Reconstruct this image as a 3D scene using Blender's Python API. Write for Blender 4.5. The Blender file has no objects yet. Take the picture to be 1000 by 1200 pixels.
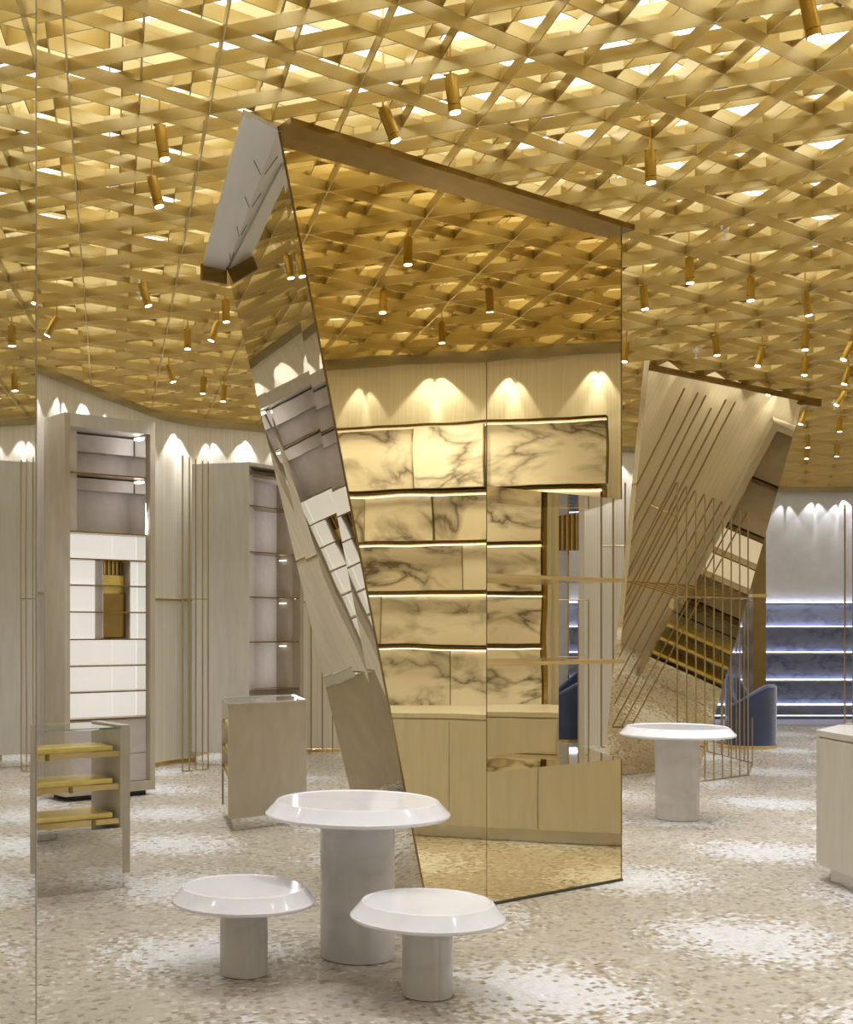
import bpy, bmesh, math, random
from mathutils import Vector, Matrix
random.seed(7)
SC = bpy.context.scene
COL = SC.collection
# ------------------------------------------------------------------ camera
FPX, CX, HY, HC = 1480.0, 300.0, 738.0, 1.57
cam = bpy.data.cameras.new('camera'); camo = bpy.data.objects.new('camera', cam); COL.objects.link(camo)
cam.sensor_fit = 'HORIZONTAL'; cam.sensor_width = 36; cam.lens = 36*FPX/1000
cam.shift_x = (500-CX)/1000; cam.shift_y = (HY-600)/1000
cam.clip_end = 100; cam.clip_start = .05
camo.location = (0, 0, HC); camo.rotation_euler = (math.pi/2, 0, 0)
SC.camera = camo
# ------------------------------------------------------------------ world, exposure
w = bpy.data.worlds.new('world'); SC.world = w; w.use_nodes = True
w.node_tree.nodes['Background'].inputs[0].default_value = (.9, .93, 1, 1)
w.node_tree.nodes['Background'].inputs[1].default_value = .3
SC.view_settings.view_transform = 'Standard'; SC.view_settings.look = 'None'
SC.view_settings.gamma = 1; SC.view_settings.use_curve_mapping = False
SC.view_settings.exposure = 0.42
CEIL_GLOW = 1.25        # luminous ceiling above the lattice
WASH_W = 24.0          # wall washers
DOWN_W = 49.0          # spotlight beams and added foreground fill
ZC = 4.08              # underside of the lattice
def lamp(kind, loc, target, energy, color=(1,.95,.87), size=.03, angle=50, blend=.4, sx=1, sy=1, name='lamp_light'):
    l = bpy.data.lights.new(name, kind); l.energy = energy; l.color = color
    if kind == 'SPOT': l.spot_size = math.radians(angle); l.spot_blend = blend; l.shadow_soft_size = size
    if kind == 'AREA': l.shape = 'RECTANGLE'; l.size = sx; l.size_y = sy
    o = bpy.data.objects.new(name, l); COL.objects.link(o); o.location = loc
    d = Vector(target)-Vector(loc); o.rotation_euler = d.to_track_quat('-Z', 'Y').to_euler()
    return o
# ------------------------------------------------------------------ helpers
def at(px, py, z):
    "point at height z seen at a pixel of the 1000x1200 frame"
    Y = (HC-z)*FPX/(py-HY); return Vector(((px-CX)/FPX*Y, Y, z))
def dep(px, Y, z=0): return Vector(((px-CX)/FPX*Y, Y, z))
def zof(py, Y): return HC-(py-HY)*Y/FPX
def V2(p): return (p[0], p[1])
class MB:
    def __init__(s): s.v=[]; s.f=[]
    def add(s, vs, fs):
        b=len(s.v); s.v += [tuple(v) for v in vs]; s.f += [tuple(b+i for i in f) for f in fs]; return s
    def loft(s, p0, p1):
        "closed solid between two polygons (3D points, same count)"
        n=len(p0); vs=list(p0)+list(p1)
        a=sum(p0[i][0]*p0[(i+1)%n][1]-p0[(i+1)%n][0]*p0[i][1] for i in range(n))
        fs=[(i,(i+1)%n,n+(i+1)%n,n+i) for i in range(n)]+[tuple(range(n-1,-1,-1)),tuple(range(n,2*n))]
        if a<0: fs=[tuple(reversed(f)) for f in fs]
        return s.add(vs,fs)
    def prism(s, poly, z0, z1): return s.loft([(p[0],p[1],z0) for p in poly],[(p[0],p[1],z1) for p in poly])
    def box(s, x0,x1,y0,y1,z0,z1): return s.prism([(x0,y0),(x1,y0),(x1,y1),(x0,y1)],z0,z1)
    def wallseg(s, a, b, t, z0, z1):
        "slab from a to b (plan), thickness t to its left side"
        a=Vector(a[:2]); b=Vector(b[:2]); d=(b-a).normalized(); n=Vector((-d.y,d.x))*t
        return s.prism([a,b,b+n,a+n],z0,z1)
    def cyl(s, a, b, r, n=12, r2=None):
        a=Vector(a); b=Vector(b); d=(b-a).normalized(); r2=r if r2 is None else r2
        u=d.orthogonal().normalized(); w_=d.cross(u)
        vs=[a+(u*math.cos(t)+w_*math.sin(t))*r for t in [2*math.pi*i/n for i in range(n)]]
        vs+=[b+(u*math.cos(t)+w_*math.sin(t))*r2 for t in [2*math.pi*i/n for i in range(n)]]
        fs=[(i,(i+1)%n,n+(i+1)%n,n+i) for i in range(n)]+[tuple(range(n-1,-1,-1)),tuple(range(n,2*n))]
        return s.add(vs,fs)
    def lathe(s, prof, n=64, c=(0,0)):
        m=len(prof); vs=[]; fs=[]
        for i in range(n):
            t=2*math.pi*i/n
            for r,z in prof: vs.append((c[0]+r*math.cos(t),c[1]+r*math.sin(t),z))
        for i in range(n):
            j=(i+1)%n
            for k in range(m-1): fs.append((i*m+k,j*m+k,j*m+k+1,i*m+k+1))
        return s.add(vs,fs)
    def build(s, name, mat, parent=None, bevel=0, smooth=False, kind=None):
        me=bpy.data.meshes.new(name); me.from_pydata(s.v,[],s.f); me.update()
        bm=bmesh.new(); bm.from_mesh(me); bmesh.ops.remove_doubles(bm,verts=bm.verts,dist=1e-5)
        bmesh.ops.recalc_face_normals(bm,faces=bm.faces); bm.to_mesh(me); bm.free()
        if smooth:
            for p in me.polygons: p.use_smooth=True
            try: me.set_sharp_from_angle(angle=math.radians(28))
            except Exception: pass
        o=bpy.data.objects.new(name,me); COL.objects.link(o); me.materials.append(mat)
        if parent is not None:
            o.parent=parent
            if parent.type=='EMPTY':
                o.matrix_parent_inverse = Matrix.Translation(-Vector(parent.location))
        if bevel:
            b=o.modifiers.new('bevel','BEVEL'); b.width=bevel; b.segments=2; b.limit_method='ANGLE'
        if kind: o['kind']=kind
        return o
def thing(name, label, cat, loc=(0,0,0), group=None):
    o=bpy.data.objects.new(name,None); COL.objects.link(o); o.location=loc; o.empty_display_size=.1
    return tag(o,label,cat,group)
def tag(o,label,cat,group=None):
    o['label']=label; o['category']=cat
    if group: o['group']=group
    return o
def copy_tree(root, loc, label, group=None):
    r=root.copy(); COL.objects.link(r); r.location=loc; r['label']=label
    if group: r['group']=group
    for ch in root.children:
        c=ch.copy(); COL.objects.link(c); c.parent=r
    return r
# ------------------------------------------------------------------ materials
def newmat(name):
    m=bpy.data.materials.new(name); m.use_nodes=True
    return m, m.node_tree.nodes, m.node_tree.links, m.node_tree.nodes['Principled BSDF']
def N(ns,t,**k):
    n=ns.new(t)
    for a,b in k.items(): setattr(n,a,b)
    return n
def plain(name,col,rough=.5,metal=0,noise=0,nscale=8,stretch=(1,1,1),emit=None,es=0,coat=0,bump=0,bscale=20):
    m,ns,ls,b=newmat(name)
    b.inputs['Base Color'].default_value=(*col,1); b.inputs['Roughness'].default_value=rough; b.inputs['Metallic'].default_value=metal
    if coat: b.inputs['Coat Weight'].default_value=coat; b.inputs['Coat Roughness'].default_value=.05
    if emit: b.inputs['Emission Color'].default_value=(*emit,1); b.inputs['Emission Strength'].default_value=es
    tc=N(ns,'ShaderNodeTexCoord'); mp=N(ns,'ShaderNodeMapping'); mp.inputs['Scale'].default_value=stretch
    ls.new(tc.outputs['Object'],mp.inputs[0])
    if noise:
        nz=N(ns,'ShaderNodeTexNoise'); nz.inputs['Scale'].default_value=nscale; nz.inputs['Detail'].default_value=5
        ls.new(mp.outputs[0],nz.inputs['Vector'])
        r=N(ns,'ShaderNodeValToRGB'); r.color_ramp.elements[0].position=.3; r.color_ramp.elements[1].position=.7
        r.color_ramp.elements[0].color=(*[c*(1-noise) for c in col],1); r.color_ramp.elements[1].color=(*[min(1,c*(1+noise)) for c in col],1)
        ls.new(nz.outputs['Fac'],r.inputs[0]); ls.new(r.outputs[0],b.inputs['Base Color'])
    if bump:
        n2=N(ns,'ShaderNodeTexNoise'); n2.inputs['Scale'].default_value=bscale; n2.inputs['Detail'].default_value=1
        ls.new(mp.outputs[0],n2.inputs['Vector'])
        bp=N(ns,'ShaderNodeBump'); bp.inputs['Strength'].default_value=1; bp.inputs['Distance'].default_value=bump
        ls.new(n2.outputs['Fac'],bp.inputs['Height']); ls.new(bp.outputs[0],b.inputs['Normal'])
    return m
def marble(name, base, vein, rough=.12, scale=1.6, amount=.5, es=0, thin=.06):
    m,ns,ls,b=newmat(name); b.inputs['Roughness'].default_value=rough
    tc=N(ns,'ShaderNodeTexCoord'); mp=N(ns,'ShaderNodeMapping'); mp.inputs['Scale'].default_value=(1,1,1.9); mp.inputs['Rotation'].default_value=(.5,.3,.2)
    ls.new(tc.outputs['Object'],mp.inputs[0])
    n1=N(ns,'ShaderNodeTexNoise'); n1.inputs['Scale'].default_value=scale; n1.inputs['Detail'].default_value=6; n1.inputs['Distortion'].default_value=.6
    ls.new(mp.outputs[0],n1.inputs['Vector'])
    s=N(ns,'ShaderNodeMath',operation='SUBTRACT'); s.inputs[1].default_value=.5; ls.new(n1.outputs['Fac'],s.inputs[0])
    a=N(ns,'ShaderNodeMath',operation='ABSOLUTE'); ls.new(s.outputs[0],a.inputs[0])
    r=N(ns,'ShaderNodeValToRGB'); e=r.color_ramp.elements; e[0].position=0; e[0].color=(1,1,1,1); e[1].position=thin; e[1].color=(0,0,0,1)
    k=r.color_ramp.elements.new(thin*.25); k.color=(.55,.55,.55,1)
    ls.new(a.outputs[0],r.inputs[0])
    n2=N(ns,'ShaderNodeTexNoise'); n2.inputs['Scale'].default_value=scale*.7; n2.inputs['Detail'].default_value=3; ls.new(mp.outputs[0],n2.inputs['Vector'])
    r2=N(ns,'ShaderNodeValToRGB'); r2.color_ramp.elements[0].position=.36; r2.color_ramp.elements[1].position=.55
    ls.new(n2.outputs['Fac'],r2.inputs[0])
    mul=N(ns,'ShaderNodeMath',operation='MULTIPLY'); ls.new(r.outputs[0],mul.inputs[0]); ls.new(r2.outputs[0],mul.inputs[1])
    m2=N(ns,'ShaderNodeMath',operation='MULTIPLY'); m2.inputs[1].default_value=amount; ls.new(mul.outputs[0],m2.inputs[0])
    mx=N(ns,'ShaderNodeMixRGB'); mx.inputs[1].default_value=(*base,1); mx.inputs[2].default_value=(*vein,1); ls.new(m2.outputs[0],mx.inputs[0])
    ls.new(mx.outputs[0],b.inputs['Base Color'])
    if es: ls.new(mx.outputs[0],b.inputs['Emission Color']); b.inputs['Emission Strength'].default_value=es
    return m
TH=math.radians(36.6)
def floor_mat():
    m,ns,ls,b=newmat('mosaic_floor'); b.inputs['Roughness'].default_value=.32
    tc=N(ns,'ShaderNodeTexCoord')
    mp=N(ns,'ShaderNodeMapping'); mp.vector_type='TEXTURE'; mp.inputs['Rotation'].default_value=(0,0,TH); ls.new(tc.outputs['Object'],mp.inputs[0])
    T=.024
    sc=N(ns,'ShaderNodeVectorMath',operation='MULTIPLY'); sc.inputs[1].default_value=(1/(T*1.25),1/T,0); ls.new(mp.outputs[0],sc.inputs[0])
    # stagger rows
    sx=N(ns,'ShaderNodeSeparateXYZ'); ls.new(sc.outputs[0],sx.inputs[0])
    fy=N(ns,'ShaderNodeMath',operation='FLOOR'); ls.new(sx.outputs[1],fy.inputs[0])
    hy=N(ns,'ShaderNodeMath',operation='MULTIPLY'); hy.inputs[1].default_value=.5; ls.new(fy.outputs[0],hy.inputs[0])
    ax=N(ns,'ShaderNodeMath',operation='ADD'); ls.new(sx.outputs[0],ax.inputs[0]); ls.new(hy.outputs[0],ax.inputs[1])
    cb=N(ns,'ShaderNodeCombineXYZ'); ls.new(ax.outputs[0],cb.inputs[0]); ls.new(sx.outputs[1],cb.inputs[1])
    fl=N(ns,'ShaderNodeVectorMath',operation='FLOOR'); ls.new(cb.outputs[0],fl.inputs[0])
    fr=N(ns,'ShaderNodeVectorMath',operation='FRACTION'); ls.new(cb.outputs[0],fr.inputs[0])
    wn=N(ns,'ShaderNodeTexWhiteNoise'); wn.noise_dimensions='3D'; ls.new(fl.outputs[0],wn.inputs['Vector'])
    # field of round white rosettes on a triangular grid
    sub=N(ns,'ShaderNodeVectorMath',operation='SUBTRACT'); sub.inputs[1].default_value=(2.5,6.42,0); ls.new(tc.outputs['Object'],sub.inputs[0])
    k=4*math.pi/(math.sqrt(3)*1.58); prev=None
    for j in range(3):
        an=TH-math.pi/6+j*math.pi/3
        d=N(ns,'ShaderNodeVectorMath',operation='DOT_PRODUCT'); d.inputs[1].default_value=(k*math.cos(an),k*math.sin(an),0); ls.new(sub.outputs[0],d.inputs[0])
        c=N(ns,'ShaderNodeMath',operation='COSINE'); ls.new(d.outputs['Value'],c.inputs[0])
        if prev is None: prev=c
        else:
            a=N(ns,'ShaderNodeMath',operation='ADD'); ls.new(prev.outputs[0],a.inputs[0]); ls.new(c.outputs[0],a.inputs[1]); prev=a
    mr=N(ns,'ShaderNodeMapRange'); mr.inputs[1].default_value=-1.5; mr.inputs[2].default_value=3; ls.new(prev.outputs[0],mr.inputs[0])
    bn=N(ns,'ShaderNodeTexNoise'); bn.inputs['Scale'].default_value=.9; ls.new(tc.outputs['Object'],bn.inputs['Vector'])
    ba=N(ns,'ShaderNodeMath',operation='MULTIPLY_ADD'); ba.inputs[1].default_value=.35; ba.inputs[2].default_value=-.17; ls.new(bn.outputs['Fac'],ba.inputs[0])
    fd=N(ns,'ShaderNodeMath',operation='ADD'); ls.new(mr.outputs[0],fd.inputs[0]); ls.new(ba.outputs[0],fd.inputs[1])
    rn=N(ns,'ShaderNodeSeparateColor'); ls.new(wn.outputs['Color'],rn.inputs[0])
    # value = field + (rand-.5)*.5 ; ramp: beige -> taupe -> white
    ma=N(ns,'ShaderNodeMath',operation='MULTIPLY_ADD'); ma.inputs[1].default_value=.72; ma.inputs[2].default_value=-.36; ls.new(rn.outputs[0],ma.inputs[0])
    v=N(ns,'ShaderNodeMath',operation='ADD'); ls.new(fd.outputs[0],v.inputs[0]); ls.new(ma.outputs[0],v.inputs[1])
    r=N(ns,'ShaderNodeValToRGB'); r.color_ramp.interpolation='CONSTANT'; e=r.color_ramp.elements
    e[0].position=0; e[0].color=(.43,.385,.32,1); e[1].position=.42; e[1].color=(.58,.545,.48,1)
    for p,c in ((.13,(.47,.43,.365,1)),(.26,(.27,.225,.165,1)),(.34,(.47,.42,.34,1)),(.50,(.29,.25,.19,1)),(.56,(.64,.64,.65,1)),(.72,(.67,.68,.70,1))):
        q=e.new(p); q.color=c
    ls.new(v.outputs[0],r.inputs[0])
    # joints
    sf=N(ns,'ShaderNodeSeparateXYZ'); ls.new(fr.outputs[0],sf.inputs[0]); js=[]
    for i in (0,1):
        g=N(ns,'ShaderNodeMath',operation='LESS_THAN'); g.inputs[1].default_value=.11; ls.new(sf.outputs[i],g.inputs[0]); js.append(g)
    jm=N(ns,'ShaderNodeMath',operation='MAXIMUM'); ls.new(js[0].outputs[0],jm.inputs[0]); ls.new(js[1].outputs[0],jm.inputs[1])
    jf=N(ns,'ShaderNodeMath',operation='MULTIPLY'); jf.inputs[1].default_value=.5; ls.new(jm.outputs[0],jf.inputs[0])
    mx=N(ns,'ShaderNodeMixRGB'); mx.inputs[2].default_value=(.36,.32,.26,1); ls.new(jf.outputs[0],mx.inputs[0]); ls.new(r.outputs[0],mx.inputs[1])
    ls.new(mx.outputs[0],b.inputs['Base Color'])
    rr=N(ns,'ShaderNodeMapRange'); rr.inputs[3].default_value=.22; rr.inputs[4].default_value=.5; ls.new(rn.outputs[1],rr.inputs[0]); ls.new(rr.outputs[0],b.inputs['Roughness'])
    return m
def wall_mat(name, col, stripe=.07):
    m,ns,ls,b=newmat(name); b.inputs['Roughness'].default_value=.45
    tc=N(ns,'ShaderNodeTexCoord'); mp=N(ns,'ShaderNodeMapping'); mp.inputs['Scale'].default_value=(60,60,.02); ls.new(tc.outputs['Object'],mp.inputs[0])
    nz=N(ns,'ShaderNodeTexNoise'); nz.inputs['Scale'].default_value=1; nz.inputs['Detail'].default_value=2; ls.new(mp.outputs[0],nz.inputs['Vector'])
    r=N(ns,'ShaderNodeValToRGB'); r.color_ramp.elements[0].position=.38; r.color_ramp.elements[1].position=.62
    r.color_ramp.elements[0].color=(*[c*(1-stripe) for c in col],1); r.color_ramp.elements[1].color=(*[min(1,c*(1+stripe)) for c in col],1)
    ls.new(nz.outputs['Fac'],r.inputs[0]); ls.new(r.outputs[0],b.inputs['Base Color'])
    return m
def mirror(name,col,bump=.0016,bs=1.7,rough=.015): return plain(name,col,rough,1,bump=bump,bscale=bs)
def glass(name,col=(.85,.95,.92)):
    m,ns,ls,b=newmat(name); b.inputs['Base Color'].default_value=(*col,1); b.inputs['Roughness'].default_value=0
    b.inputs['Transmission Weight'].default_value=1; b.inputs['IOR'].default_value=1.3
    return m
M={}
M['floor']=floor_mat()
M['wall']=wall_mat('striped_plaster',(.76,.715,.61))
M['wall_plain']=plain('plaster',(.62,.58,.5),.6,noise=.05)
M['wall_grey']=plain('grey_plaster',(.66,.66,.67),.55,noise=.04)
M['slab']=plain('luminous_ceiling',(.9,.9,.9),.8,emit=(.97,.98,1),es=CEIL_GLOW)
M['blade']=plain('satin_brass_blade',(.70,.575,.285),.33,.85,noise=.1,nscale=2.5)
M['brass']=plain('polished_brass',(.74,.56,.26),.22,1,noise=.06,nscale=6)
M['spot_brass']=plain('brushed_brass',(.62,.42,.10),.3,1,noise=.12,nscale=30,stretch=(1,1,.1))
M['rod']=plain('brass_rod',(.50,.385,.20),.28,1,noise=.08,nscale=3)
M['gold_mirror']=mirror('gold_mirror',(.86,.72,.42))
M['nickel_mirror']=mirror('bronze_mirror',(.74,.67,.52),bump=.0011,bs=1.3)
M['mirror2']=mirror('champagne_mirror',(.76,.64,.41),bump=.0007,bs=1.7)
M['clear_mirror']=mirror('clear_mirror',(.90,.90,.87),bump=.0003)
M['smoke_mirror']=mirror('smoke_mirror',(.62,.60,.55),bump=.0008)
M['steel']=plain('brushed_steel',(.86,.86,.87),.42,.6,noise=.05,nscale=4,stretch=(1,.2,1),bump=.003,bscale=3)
M['dark_brass']=plain('dark_brass',(.32,.22,.08),.25,1,noise=.1)
M['chrome']=plain('satin_chrome',(.6,.59,.57),.25,1,noise=.03)
M['veneer']=plain('grey_veneer',(.47,.415,.325),.4,0,noise=.09,nscale=5,stretch=(2,2,.7),coat=.25)
M['veneer_pale']=plain('pale_veneer',(.58,.555,.50),.4,0,noise=.06,nscale=6,stretch=(3,3,.4),coat=.3)
M['suede']=plain('grey_suede',(.50,.46,.45),.7,0,noise=.06,nscale=12)
M['suede_pale']=plain('pale_suede',(.6,.56,.52),.7,0,noise=.05,nscale=12)
M['opal']=plain('opal_backlit_panel',(.85,.85,.83),.8,emit=(1,.98,.94),es=.42)
M['led']=plain('led_strip',(1,1,1),.4,emit=(1,.97,.92),es=1.8)
M['led_blue']=plain('cool_led_strip',(1,1,1),.4,emit=(.62,.70,1),es=4.5)
M['lens']=plain('lamp_lens',(1,1,1),.3,emit=(1,.97,.93),es=10)
M['white_marble']=marble('white_onyx',(.76,.76,.80),(.66,.66,.70),.08,2.2,.5,thin=.12)
M['ped_marble']=marble('cream_marble',(.62,.60,.58),(.48,.46,.44),.22,2.6,.6,thin=.16)
M['wall_marble']=marble('veined_marble',(.88,.85,.79),(.20,.165,.135),.15,1.5,1.0,thin=.085)
M['blue_stone']=marble('blue_grey_travertine',(.30,.33,.44),(.12,.14,.24),.35,3.0,.9,thin=.1)
M['gold_leaf']=plain('gold_tray',(.92,.74,.26),.35,.8,noise=.1,nscale=9)
M['velvet']=plain('navy_velvet',(.035,.05,.125),.75,0,noise=.2,nscale=5); M['velvet'].node_tree.nodes['Principled BSDF'].inputs['Sheen Weight'].default_value=.6
M['glass']=glass('clear_glass')
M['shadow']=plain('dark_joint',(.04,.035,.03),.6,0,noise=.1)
M['sprinkler']=plain('white_enamel',(.85,.85,.84),.4,0,noise=.03)
M['carpet']=plain('violet_grey_carpet',(.30,.28,.36),.9,0,noise=.15,nscale=40)
# ------------------------------------------------------------------ key plan points
G=at(503,1074,0); R=at(728.5,1032,0); G2=Vector(V2(G)); R2=Vector(V2(R))
FD=(R2-G2).normalized(); FN=Vector((FD.y,-FD.x))          # facet direction, outward normal
def on_front(px):
    u=(px-CX)/FPX; t=(u*G2.y-G2.x)/(FD.x-u*FD.y); return G2+FD*t
def unmirror(p):
    "real point whose reflection in the front facet is p"
    q=Vector((p[0],p[1]))-G2; return Vector((p[0],p[1]))-2*q.dot(FN)*FN
Bt=on_front(326); Hh=Vector(V2(at(431,1009,0))); Et=Vector(V2(at(266,311,ZC)))
S1=Vector(V2(at(684,875,.76))); S2=Vector(V2(at(653,870,.76)))
# ------------------------------------------------------------------ structure
X0,X1,Y0,Y1=-6.0,13.0,-3.0,22.6
st=lambda mb,name,mat,**k: mb.build(name,mat,kind='structure',**k)
st(MB().box(X0,X1,Y0,Y1,-.1,0),'floor',M['floor'])
slab=st(MB().box(X0,X1,Y0,Y1,4.95,5.05),'ceiling',M['slab'])
st(MB().box(X0-.15,X0,Y0,Y1,0,5.05),'wall_left',M['wall_plain'])
st(MB().box(X1,X1+.15,Y0,Y1,0,5.05),'wall_right',M['wall_plain'])
st(MB().box(X0-.15,X1+.15,Y0-.15,Y0,0,5.05),'wall_back',M['wall_plain'])
st(MB().box(X0-.15,X1+.15,Y1,Y1+.15,0,5.05),'wall_front',M['wall_grey'])
# lattice blades: children of the ceiling
bm_=MB().box(-.5,.5,-.004,.004,0,.062); proto=bm_.build('blade',M['blade']); bmesh_data=proto.data
bpy.data.objects.remove(proto)
def clip(p,d):
    t0,t1=-1e9,1e9
    for a,lo,hi in ((0,X0,X1),(1,Y0,Y1)):
        if abs(d[a])<1e-9:
            if not lo<p[a]<hi: return None
            continue
        u,v=(lo-p[a])/d[a],(hi-p[a])/d[a]
        if u>v: u,v=v,u
        t0=max(t0,u); t1=min(t1,v)
    return (t0,t1) if t1-t0>.3 else None
N0=Vector((-.85,5.69)); SP=.67
def lattice_lines(sp,phase):
    for k in range(3):
        an=TH+k*math.pi/3; d=Vector((math.cos(an),math.sin(an))); n=Vector((-d.y,d.x))
        for i in range(-90,91):
            p=N0+n*(i+phase[k])*sp; c=clip(p,d)
            if c: yield p+d*c[0],p+d*c[1],an
nb=0; rest=MB()
for z,ph in ((ZC,(0,0,0)),(ZC+.063,(.5,.5,.5))):
    for a,b,an in lattice_lines(SP,ph):
        if nb<298:
            o=bpy.data.objects.new('blade',bmesh_data); COL.objects.link(o); o.parent=slab
            o.location=((a.x+b.x)/2,(a.y+b.y)/2,z); o.rotation_euler=(0,0,an); o.scale=((b-a).length,1,1); nb+=1
        else: rest.wallseg(a,b,.006,z,z+.062)
for a,b,an in lattice_lines(SP/2,(.25,.25,.25)): rest.wallseg(a,b,.006,ZC+.127,ZC+.20)
for a,b,an in lattice_lines(SP*1.15,(.25,.75,.4)): rest.wallseg(a,b,.006,ZC+.26,ZC+.40)
o=rest.build('upper_blades',M['blade'],kind='stuff'); o.parent=slab
# inner curved wall at left (smooth polyline)
def catmull(pts,n=8):
    out=[]; P=[pts[0]]+pts+[pts[-1]]
    for i in range(1,len(P)-2):
        for j in range(n):
            t=j/n; a,b,c,d=[Vector(q) for q in P[i-1:i+3]]
            out.append(.5*((2*b)+(-a+c)*t+(2*a-5*b+4*c-d)*t*t+(-a+3*b-3*c+d)*t**3))
    out.append(Vector(pts[-1])); return out
CW=catmull([(-4.6,-2.9),(-4.6,3),(-4.2,6.5),(-3.0,9.6),(-2.10,11.87),(-1.56,13.36),(-.95,14.8),(0,15.45),(1.0,16.25),(2.3,16.7),(3.3,17.0)])
def ribbon(mb,line,t,z0,z1):
    n=len(line); L=[];
    for i,p in enumerate(line):
        d=(line[min(i+1,n-1)]-line[max(i-1,0)]).normalized(); L.append(p+Vector((-d.y,d.x))*t)
    return mb.prism(list(line)+L[::-1],z0,z1)
def ribbon_strip(mb,line,t,z0,z1):
    n=len(line); L=[]
    for i,p in enumerate(line):
        d=(line[min(i+1,n-1)]-line[max(i-1,0)]).normalized(); L.append(p+Vector((-d.y,d.x))*t)
    for i in range(n-1): mb.prism([line[i],line[i+1],L[i+1],L[i]],z0,z1)
    return mb
cw=st(ribbon(MB(),CW,.15,0,ZC-.01),'wall_curved_left',M['wall'])
st(ribbon(MB(),[p for p in CW],-.03,ZC-.09,ZC-.005),'trim_1',M['chrome'])
st(ribbon(MB(),[p for p in CW],-.02,0,.05),'baseboard_left',M['brass'])
st(ribbon(MB(),[p for p in CW],-.012,zof(702,14.5)-.012,zof(702,14.5)+.008),'trim_2',M['brass'])
# wall piece with rods seen past the column
w2a=dep(685,17.1); w2b=dep(835,17.6)
st(MB().wallseg(w2a,w2b,.15,0,ZC-.01),'wall_middle',M['wall'])
st(MB().wallseg(w2a-Vector((0,.03,0)),w2b-Vector((0,.03,0)),.03,ZC-.09,ZC-.005),'trim_3',M['chrome'])
# right-hand wall (behind the marble shelving) and the wall further on
st(MB().box(5.5,5.65,Y0,9.8,0,ZC-.01),'wall_inner_right',M['wall'])
st(MB().box(5.46,5.5,Y0,9.8,ZC-.1,ZC-.005),'trim_4',M['chrome'])
st(MB().box(7.9,8.05,9.8,16.3,0,ZC-.01),'wall_far_right',M['wall'])
st(MB().box(5.5,8.05,9.8,9.95,0,ZC-.01),'wall_return_right',M['wall'])
st(MB().box(7.86,7.9,9.95,16.3,ZC-.1,ZC-.005),'trim_5',M['chrome'])
# wall washers
def washers(line,step,off,e=1.0,zt=2.6):
    acc=0; k=0
    for i in range(len(line)-1):
        a,b=Vector(line[i]),Vector(line[i+1]); L=(b-a).length; d=(b-a)/L; n=Vector((d.y,-d.x))
        while acc<L:
            p=a+d*acc+n*off; j=random.uniform(-.35,.35)
            for j in (random.uniform(-.35,-.1),random.uniform(.1,.35)):
                lamp('SPOT',(p.x,p.y,ZC-.10),(p.x-n.x*.06+d.x*j,p.y-n.y*.06+d.y*j,ZC-1.1),WASH_W*e*random.uniform(.6,1.2),(.97,.98,1),.006,random.uniform(34,62),.5,name='wall_washer_light')
            acc+=step*random.uniform(.75,1.25)
        acc-=L
washers([p for p in CW if p.y>9.3 and p.x<1.6],.5,.075)
washers([(5.5,8.9),(5.5,3.6)],.6,.08)
washers([(w2a.x,w2a.y),(w2b.x,w2b.y)],.5,.075)
washers([(7.9,16),(7.9,10.3)],.6,.08)
washers([(6.0,Y1-.4),(12.8,Y1-.4)],.6,.09,1.0)
# ------------------------------------------------------------------ the faceted mirror column
col=thing('mirror_column','tilted faceted column clad in gold mirror, from floor to lattice, with an open shelf niche','column',(G.x,G.y,0))
def Fz(z,o=0): p=G2.lerp(Bt,z/ZC); return (p.x,p.y,z)
def Kz(z): p=Hh.lerp(Et,z/ZC); return (p.x,p.y,z)
def c3(p,z): return (p[0],p[1],z)
ZL,ZN=.76,2.387
P57=on_front(570.5); P57b=P57-FN*.32; EP=on_front(655)-FN*.0
u=(655-CX)/FPX; q=G2-FN*.32; t=(u*q.y-q.x)/(FD.x-u*FD.y); EP=q+FD*t
lo=lambda z:[Fz(z),c3(R2,z),c3(S1,z),c3(S2,z),Kz(z)]
mid=lambda z:[Fz(z),c3(P57,z),c3(P57b,z),c3(EP,z),c3(S2-Vector((.10,.06)),z),Kz(z)]
MB().loft(lo(.012),lo(ZL)).build('base_block',M['gold_mirror'],col)
MB().loft(mid(ZL),mid(ZN)).build('niche_section',M['gold_mirror'],col)
MB().loft(lo(ZN),lo(ZC)).build('upper_block',M['gold_mirror'],col)
# plinth shadow gap
MB().loft([(p[0]*.995+.02,p[1]*.999,0) for p in lo(0)],[(p[0]*.995+.02,p[1]*.999,.012) for p in lo(0)]).build('plinth',M['shadow'],col)
# leg facet: thin mirror plate over the leaning side
def plate(a,b,c,d,t,name,mat,parent):
    a,b,c,d=map(Vector,(a,b,c,d)); n=(b-a).cross(d-a).normalized()
    if n.dot(Vector((0,0,HC))-a)<0: n=-n
    vs=[p+n*.0005 for p in (a,b,c,d)]+[p+n*t for p in (a,b,c,d)]
    return MB().add(vs,[(0,1,2,3),(7,6,5,4),(0,4,5,1),(1,5,6,2),(2,6,7,3),(3,7,4,0)]).build(name,mat,parent)
plate(Fz(.012),Kz(.012),Kz(ZC),Fz(ZC),.006,'side_mirror',M['nickel_mirror'],col)['label']='leaning side facet of paler mirror'
mbx=MB().cyl(Vector(Fz(.012)),Vector(Fz(ZC)),.006,8); mbx.build('edge_trim',M['dark_brass'],col)
MB().cyl(c3(R2,.012),c3(R2,ZL),.004,6).cyl(c3(R2,ZN),c3(R2,ZC),.004,6).build('edge_trim',M['dark_brass'],col)
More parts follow.
